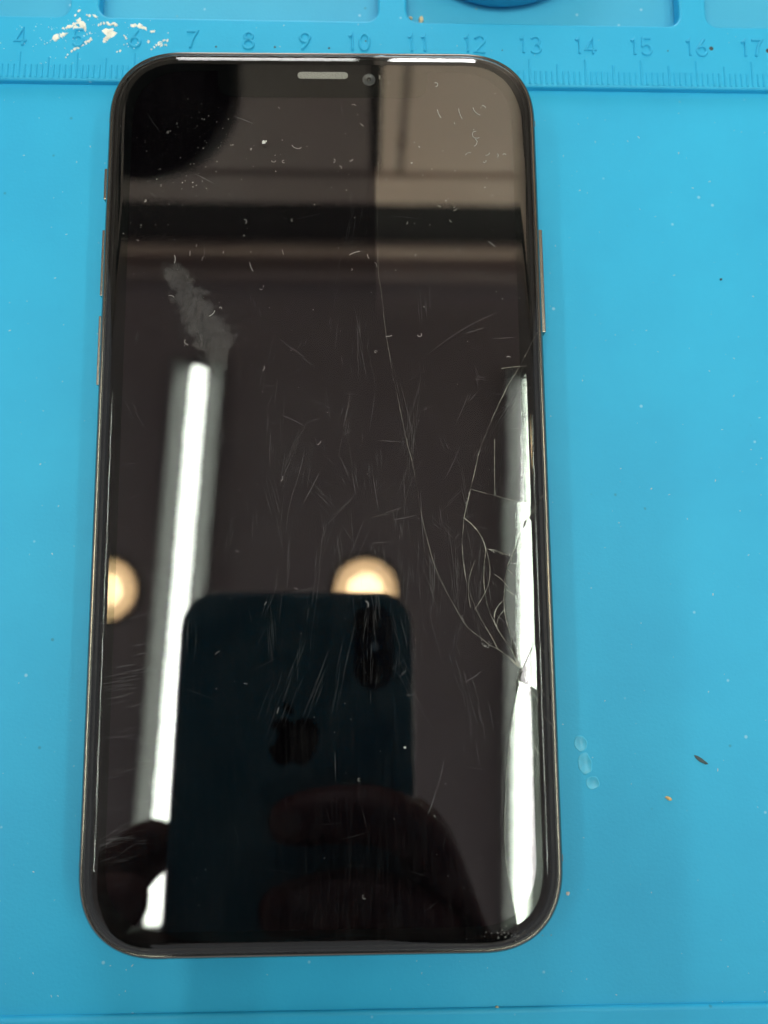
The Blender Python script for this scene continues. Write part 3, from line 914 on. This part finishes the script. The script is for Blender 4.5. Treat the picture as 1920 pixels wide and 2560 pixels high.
# ------- parts of the front and the sides
def stadium(hw, hh, n=12):
    pts = []
    for i in range(n + 1):
        a = -math.pi / 2 + math.pi * i / n; pts.append((hw - hh + hh * math.cos(a), hh * math.sin(a)))
    for i in range(n + 1):
        a = math.pi / 2 + math.pi * i / n; pts.append((-hw + hh + hh * math.cos(a), hh * math.sin(a)))
    return pts
sp = stadium(4.17, 0.62)
N_ = len(sp)
mesh_obj('earpiece_grille', [(x, y + 65.65, 7.70) for x, y in sp] + [(x * .985, y * .9 + 65.65, 7.722) for x, y in sp],
         [(k, (k + 1) % N_, N_ + (k + 1) % N_, N_ + k) for k in range(N_)] + [tuple(range(N_, 2 * N_))], M_grille, ph)
fc = lathe('front_camera', [(0, .08), (.35, .075), (.62, .05), (.70, .10), (.98, .13), (1.07, .10), (1.1, .02)], M_frontlens, ph, 40)
fc.location = Vector((7.63, 65.35, 7.10)) * S
fl = lathe('lens', [(0, .22), (.18, .20), (.34, .13), (.38, .05)], M_lens, fc, 24)
# pale sliver of the proximity window beside the crack
box('sensor_window', 9.30, 9.55, 65.5, 66.15, 7.09, 7.13, M_grille, ph)
def side_button(name, x, y0, y1, z0, z1, pr):
    sx = 1 if x > 0 else -1
    a, b = (x - .15, x + pr) if sx > 0 else (x - pr, x + .15)
    return box(name, a, b, y0, y1, z0, z1, M_button, ph, min(.14, pr * .45), 2)
side_button('mute_switch', -35.42, 45.0, 50.4, 3.9, 5.4, .60)
side_button('volume_button', -35.42, 28.4, 39.6, 3.5, 5.5, .52)
side_button('volume_button', -35.42, 13.6, 25.0, 3.5, 5.5, .52)
side_button('side_button', 35.42, 22.2, 39.8, 3.5, 5.5, .58)
side_button('sim_tray', 35.35, -8.0, 7.5, 3.2, 5.0, .18)
for sx, y in ((-1, 58.8), (1, 58.6), (-1, -58.6), (1, -58.8)):
    box('antenna_line', *((35.3, 35.50) if sx > 0 else (-35.50, -35.3)), y - .5, y + .5, 2.3, 5.7, M_band, ph, .05, 1)

# ------- dust and lint lying on the glass
bm = bmesh.new()
rr = random.Random(21)
def on_phone_speck(x, y, s, el=1.4):
    if sdist(x, y) < SG + .6: return
    z, _ = gz(x, y)
    n_ = 6; a0 = rr.uniform(0, 6.28)
    ca, sa = math.cos(a0), math.sin(a0)
    rim = []
    for i in range(n_):
        a = 2 * math.pi * i / n_; r_ = s * rr.uniform(.6, 1.2)
        u, v = r_ * el * math.cos(a), r_ * math.sin(a)
        rim.append(bm.verts.new((x + u * ca - v * sa, y + u * sa + v * ca, z + .005)))
    t = bm.verts.new((x, y, z + .02 + s * .5))
    for i in range(n_): bm.faces.new((rim[i], rim[(i + 1) % n_], t))
def fibre(x, y, L, a, curl, w_=.05):
    n_ = 7; P = [(x, y)]
    for i in range(n_):
        a += curl * rr.uniform(.3, 1.2) / n_ * 1.2
        P.append((P[-1][0] + math.cos(a) * L / n_, P[-1][1] + math.sin(a) * L / n_))
    prev = None
    for i, p in enumerate(P):
        q = Vector(P[min(i + 1, n_)]) - Vector(P[max(i - 1, 0)]); q.normalize()
        z, _ = gz(*p)
        z += .02 + .05 * math.sin(math.pi * i / n_)
        a_ = bm.verts.new((p[0] - q.y * w_ / 2, p[1] + q.x * w_ / 2, z)); b_ = bm.verts.new((p[0] + q.y * w_ / 2, p[1] - q.x * w_ / 2, z)); c_ = bm.verts.new((p[0], p[1], z + w_ * .6))
        if prev:
            bm.faces.new((prev[0], a_, c_, prev[2])); bm.faces.new((prev[2], c_, b_, prev[1]))
        prev = (a_, b_, c_)
for i in range(150): on_phone_speck(rr.uniform(-32, 32), rr.triangular(5, 67, 52), rr.choice((.02, .03, .04, .05, .065)))
for i in range(70): on_phone_speck(rr.gauss(-24, 5), rr.gauss(50, 7), rr.choice((.02, .03, .04, .05)))
for i in range(90): on_phone_speck(rr.uniform(-31, 31), rr.uniform(-67, 20), rr.choice((.02, .025, .03, .04)))
for i in range(34): fibre(rr.uniform(-30, 31), rr.triangular(8, 66, 55), rr.uniform(.4, 1.1), rr.uniform(0, 6.28), rr.gauss(0, 2.6), rr.uniform(.03, .05))
for i in range(16): fibre(rr.uniform(-30, 30), rr.uniform(-65, 5), rr.uniform(.4, 1.0), rr.uniform(0, 6.28), rr.gauss(0, 2.2), rr.uniform(.025, .045))
# the ones that stand out
on_phone_speck(-9.6, 53.7, .30, 1.3); on_phone_speck(-9.2, 53.9, .16)
for a in [(-5.0, 53.2, 1.9, -1.2, 2.2, .05), (25.2, 55.8, 2.6, 2.6, 4.2, .06), (25.0, 54.4, 1.6, -.3, -2.6, .06), (22.4, 59.8, 2.0, -1.5, .5, .06), (24.8, 60.0, 1.9, -1.5, 1.2, .06), (26.2, 60.3, .9, .4, -2, .05),
          (18.9, 59.6, 1.6, -1.5, .6, .06), (18.6, 63.7, 1.4, -.3, 3.8, .06), (-11.6, 33.0, 1.6, -1.5, .5, .06), (-23.6, 34.2, 1.4, -1.0, -1.6, .07), (-17.0, 25.0, 1.4, -1.4, -2.0, .07), (-16.0, 25.2, .8, .3, 4, .05),
          (15.0, 20.9, 1.2, -1.5, 3.4, .06), (10.0, 20.7, 1.0, -.2, .8, .06), (4.3, 34.3, 1.8, .5, -.3, .06), (7.2, 34.4, .8, -1.7, 1, .05), (6.5, -20.9, 1.2, .2, -2.2, .06), (26.7, 36.6, 1.4, -.7, 0, .06), (-21.5, 20.2, 1.2, -2.2, 2.6, .05),
          (27.3, 52.0, .9, -1.6, -2, .05), (28.5, 51.8, .8, 0, -2.5, .05), (30.0, 51.6, .7, 1.6, 3, .05), (26.2, 50.4, .9, -1.7, 3.6, .05), (1.8, 50.8, .9, -.3, -3.0, .05), (4.9, 50.8, .8, -1.2, -2.4, .05)]:
    fibre(*a)
on_phone_speck(12.2, -42.4, .22, 1.2)
o = bm_obj('screen_dust', bm, M_dust, ph)
tag(o, kind='stuff')

# ------------------------------------------------------------------ lamps of the room, mirrored in the glass
def tube_lamp(name, x, y, ang, length, label):
    r = empty(name, (x, y, 2082), (0, 0, ang))
    tag(r, label, 'lamp', 'fluorescent tube lamps on the ceiling')
    bm = bmesh.new()
    # trough housing: shallow pan with sloping reflector wings
    h = length / 2 + 30
    prof = [(-70, -62), (-66, -64), (-34, -22), (34, -22), (66, -64), (70, -62), (60, 0), (-60, 0)]
    a = [bm.verts.new((x_, -h, z_)) for x_, z_ in prof]; b = [bm.verts.new((x_, h, z_)) for x_, z_ in prof]
    for i in range(8):
        j = (i + 1) % 8
        bm.faces.new((a[i], a[j], b[j], b[i]))
    bm.faces.new(a[::-1]); bm.faces.new(b)
    bm_obj('housing', bm, M_housing, r)
    tube('tube', [(0, -length / 2, -54), (0, length / 2, -54)], 19, M_tube, r, 24)
    for s_ in (-1, 1):
        box('lamp_holder', -20, 20, s_ * (length / 2 + 14) - 12, s_ * (length / 2 + 14) + 12, -76, -23, M_housing, r, 4)
    return r
tube_lamp('tube_lamp', -502, -150, R(-2.9), 1450, 'white fluorescent tube lamp mirrored left of centre in the glass')
tube_lamp('tube_lamp', 437, -175, R(-1.5), 1450, 'white fluorescent tube lamp mirrored along the cracked right edge')

tube_lamp('tube_lamp', -1442, -150, R(-2.2), 1450, 'added fluorescent tube lamp far left, unseen, softening shadows on the mat')  # unseen row on both sides, added to soften shadows under the held phone
tube_lamp('tube_lamp', 1375, -175, R(-2.2), 1450, 'added fluorescent tube lamp far right, unseen, softening shadows on the mat')

def spot(x, y, label):
    r = empty('downlight', (x, y, 2082))
    tag(r, label, 'lamp', 'round warm downlights in the ceiling')
    lathe('trim_ring', [(84, -1), (88, -6), (96, -8), (100, -4), (100, 0)], M_housing, r, 48)
    lathe('reflector', [(84, -2), (74, -1.6), (60, -1.2), (46, -.8)], M_diffuser, r, 48)
    lathe('bulb', [(0, -26), (14, -25), (30, -20), (42, -10), (46, -1.2)], M_bulb, r, 32)
    return r
M_diffuser = emit('warm_diffuser', (1.0, 0.70, 0.32), 11.0)
spot(-3, -34, 'warm downlight mirrored above the top edge of the reflected phone')
spot(-715, -34, 'warm downlight mirrored at the left edge of the glass')
spot(1000, 420, 'added warm downlight, unseen, brightening the wall and cupboard')  # extra lamp out of sight, added to wash the wall with warm light

# ------------------------------------------------------------------ wall cupboards mirrored in the top of the glass
cab = empty('wall_cupboard', (0, 894, 1080))
tag(cab, 'beige wall cupboard mirrored in the top of the glass', 'cupboard')
def cb(name, x0, x1, y0, y1, z0, z1, m, bev=3):
    return box(name, x0, x1, y0 - 862, y1 - 862, z0 - 1080, z1 - 1080, m, cab, bev)
cb('carcass', -1200, 1200, 834, 860, 1085, 1640, M_gap, 0)
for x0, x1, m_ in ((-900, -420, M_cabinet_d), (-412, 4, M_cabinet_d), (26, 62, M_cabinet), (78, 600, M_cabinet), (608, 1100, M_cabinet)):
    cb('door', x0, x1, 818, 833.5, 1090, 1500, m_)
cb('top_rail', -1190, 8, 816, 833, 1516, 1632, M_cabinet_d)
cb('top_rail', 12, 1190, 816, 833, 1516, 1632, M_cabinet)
cb('mullion', 62.5, 77.5, 824, 833.4, 1090, 1500, M_mull, 1)
hk = lathe('knob', [(0, -16), (7, -15), (9, -10), (6, -4), (5, 0)], M_mull, cab, 20, True, 'Y')
hk.location = Vector((68, 818 - 862, 1385 - 1080)) * S
tag(box('cornice', -1500, 1500, 854, 893, 1875, 1932, M_cabinet, None, 12, 3), kind='structure')
tag(box('cornice', -1500, 1500, 832, 893, 1985, 2048, M_cabinet_d, None, 14, 3), kind='structure')
tag(box('shadow_panel', -1500, 1500, 872, 893, 1645, 1868, M_gap, None), kind='structure')

# bench panel lamps under the cupboard: the pale streak on the top glass edge
for x0, x1, lb in ((-250, -8, 'left white panel lamp on the wall behind the bench'), (18, 175, 'right white panel lamp on the wall behind the bench')):
    r = empty('panel_lamp', ((x0 + x1) / 2, 890, 310))
    tag(r, lb, 'lamp', 'white panel lamps on the wall')
    hw = (x1 - x0) / 2
    box('housing', -hw, hw, -30, 0, -178, 178, M_housing, r, 3)
    box('diffuser', -hw + 8, hw - 8, -33, -30.2, -170, 170, M_panel, r, 1)

# bench lamp made up as stand-in for the black shape mirrored top left
bl = empty('stand_in_lamp', (-520, 620, -4))
tag(bl, 'made-up black dome lamp standing in for a dark shape mirrored top left', 'lamp')
lathe('base', [(0, 30), (70, 28), (95, 18), (100, 0)], M_black, bl)
tube('arm', [(0, 0, 20), (-30, 20, 380), (-10, 10, 720), (80, -20, 850), (200, -90, 850), (270, -135, 780)], 9, M_black, bl)
sh = lathe('shade', [(112, -40), (108, -10), (92, 40), (62, 78), (30, 92), (0, 96), (0, 92), (28, 88), (58, 74), (88, 38), (104, -10), (108, -40)], M_black, bl)
sh.location = Vector((282, -140, 694)) * S; sh.rotation_euler = (R(-20), R(10), 0)

# ------------------------------------------------------------------ the phone that takes the picture, mirrored in the glass
held = bpy.data.objects.new('smartphone', None); held.empty_display_size = .01
COL.objects.link(held)
# local frame: x to the picture's right, y up in the picture, z away from the scene; origin at the lens
held.matrix_world = Matrix.Translation(CAM * S) @ CROT.to_4x4()
tag(held, 'dark smartphone held overhead by the photographer, mirrored in the glass', 'smartphone')
HC = Vector((-21.2, -61.3, 2.0))
def hp(o):
    o.location = o.location + HC * S
    return o
hp(loft('frame', [(0.55, 1.25), (0.25, 1.9), (0.0, 3.2), (0.0, 4.7), (0.2, 5.9), (0.8, 6.9), (1.6, 7.5), (2.4, 7.7)], M_steel, held))
hp(loft('back_glass', [(0.6, 1.2), (1.1, 0.62), (1.8, 0.25), (3.0, 0.02), (10, -0.03)], M_backglass, held, False, True))
hp(loft('screen', [(2.35, 7.71), (10, 7.72)], M_bezel, held, False, True))
bp_ = [(x, y) for y, x in stadium(12.7, 5.8)]
N_ = len(bp_)
mesh_obj('camera_bump', [(x + 2.2, y - 7.6, 2.0) for x, y in bp_] + [(x * .97 + 2.2, y * .985 - 7.6, 0.75) for x, y in bp_],
         [(k, (k + 1) % N_, N_ + (k + 1) % N_, N_ + k) for k in range(N_)] + [tuple(range(N_, 2 * N_))], M_bump, held)
for y in (0.0, -14.6):
    o = lathe('camera_lens', [(0, .10), (2.2, .06), (2.6, -.02), (4.0, -.05), (4.3, .1)], M_lens, held, 32)
    o.location = Vector((0.6 if y else 0.0, y, .62)) * S
o = lathe('flash', [(0, -.02), (1.2, -.02), (1.4, .05)], M_dust, held, 20); o.location = Vector((2.4, -7.6, .70)) * S
# fruit mark on the back
ap = [(0.0, .25), (.10, .325), (.22, .35), (.36, .32), (.46, .22), (.51, .06), (.49, -.12), (.42, -.30), (.32, -.45), (.20, -.52), (.08, -.48), (0, -.465),
      (-.08, -.48), (-.20, -.52), (-.32, -.45), (-.40, -.32), (-.47, -.19), (-.34, -.13), (-.27, 0.0), (-.31, .13), (-.43, .215), (-.36, .30), (-.22, .35), (-.10, .325)]
lf = [(-.02, .40), (-.10, .44), (-.18, .53), (-.22, .66), (-.20, .68), (-.10, .63), (-.03, .55), (0.0, .46)]
LC = (-21.6, -33.6)
mesh_obj('back_emblem', [(x * 15.3 + LC[0], y * 15.3 + LC[1], 1.80) for x, y in ap + lf],
         [tuple(range(len(ap)))[::-1], tuple(range(len(ap), len(ap) + len(lf)))], M_logo, held)

# ------------------------------------------------------------------ the photographer's hands
per = bpy.data.objects.new('person', None); per.empty_display_size = .01
COL.objects.link(per)
per.matrix_world = Matrix.Translation(CAM * S) @ CROT.to_4x4()
tag(per, 'person in dark sleeves holding up a phone, seen only as a dark reflection', 'person')

def skin_body(name, chains, mat, parent, root):
    """chains: lists of (x, y, z, radius); equal points are welded"""
    vs, es, rs, idx = [], [], [], {}
    for ch in chains:
        prev = None
        for x, y, z, r_ in ch:
            k = (x, y, z)
            if k not in idx:
                idx[k] = len(vs); vs.append(Vector(k) * S); rs.append(r_ * S)
            if prev is not None: es.append((prev, idx[k]))
            prev = idx[k]
    me = bpy.data.meshes.new(name); me.from_pydata(vs, es, []); me.materials.append(mat)
    o = bpy.data.objects.new(name, me); COL.objects.link(o); o.parent = parent
    sk = o.modifiers.new('skin', 'SKIN'); sk.use_smooth_shade = True
    for i, r_ in enumerate(rs):
        me.skin_vertices[0].data[i].radius = (r_, r_)
        me.skin_vertices[0].data[i].use_root = (i == idx[root])
    sb = o.modifiers.new('sub', 'SUBSURF'); sb.levels = 2; sb.render_levels = 2
    return o
palm = (20, -102, 6)
wr = (36, -152, 24)
skin_body('hand', [
    [wr + (22,), (29, -128, 14, 21), palm + (17,)],
    [palm + (17,), (20, -76, 2, 11), (17, -60, -5, 9), (4, -54, -8, 8.5), (-14, -54, -8, 8), (-28, -57, -7, 7)],
    [palm + (17,), (16, -88, 0, 11), (14, -80, -8, 9), (0, -74, -10, 8.8), (-16, -76, -9, 8), (-30, -80, -7, 7)],
    [palm + (17,), (12, -106, 0, 11), (10, -100, -8, 9), (-4, -96, -9, 8.6), (-18, -99, -8, 7.8), (-28, -102, -6, 7)],
    [palm + (17,), (14, -122, 4, 10), (8, -121, -4, 8), (-4, -120, -6, 7.4), (-15, -123, -5, 6.5)],
    [palm + (17,), (22, -82, 14, 11), (18, -62, 20, 9.5), (6, -52, 18, 8)],
], M_skin, per, palm)
palm2 = (-88, -106, 6)
wr2 = (-106, -154, 24)
skin_body('hand', [
    [wr2 + (24,), (-98, -130, 14, 24), palm2 + (21,)],
    [palm2 + (21,), (-84, -88, 2, 11), (-78, -79, -5, 9), (-68, -75, -8, 8), (-57, -75, -7, 7)],
    [palm2 + (21,), (-82, -96, 0, 12), (-72, -92, -8, 10), (-58, -90, -10, 9), (-46, -90, -8, 7.5)],
    [palm2 + (21,), (-80, -114, 2, 12), (-68, -110, -8, 9.5), (-52, -108, -9, 8.5), (-40, -109, -7, 7)],
    [palm2 + (21,), (-82, -130, 6, 11), (-68, -130, -4, 8.2), (-54, -130, -6, 7)],
    [palm2 + (21,), (-82, -84, 16, 12), (-70, -68, 20, 10), (-56, -60, 18, 8)],
], M_skin, per, palm2)
tube('sleeve', [(32, -140, 18), (38, -158, 26), (60, -230, 62), (90, -340, 122)], [27, 30, 38, 46], M_sleeve, per, 20)
tube('sleeve', [(-102, -142, 20), (-108, -160, 26), (-136, -226, 62), (-170, -336, 122)], [30, 34, 42, 50], M_sleeve, per, 20)
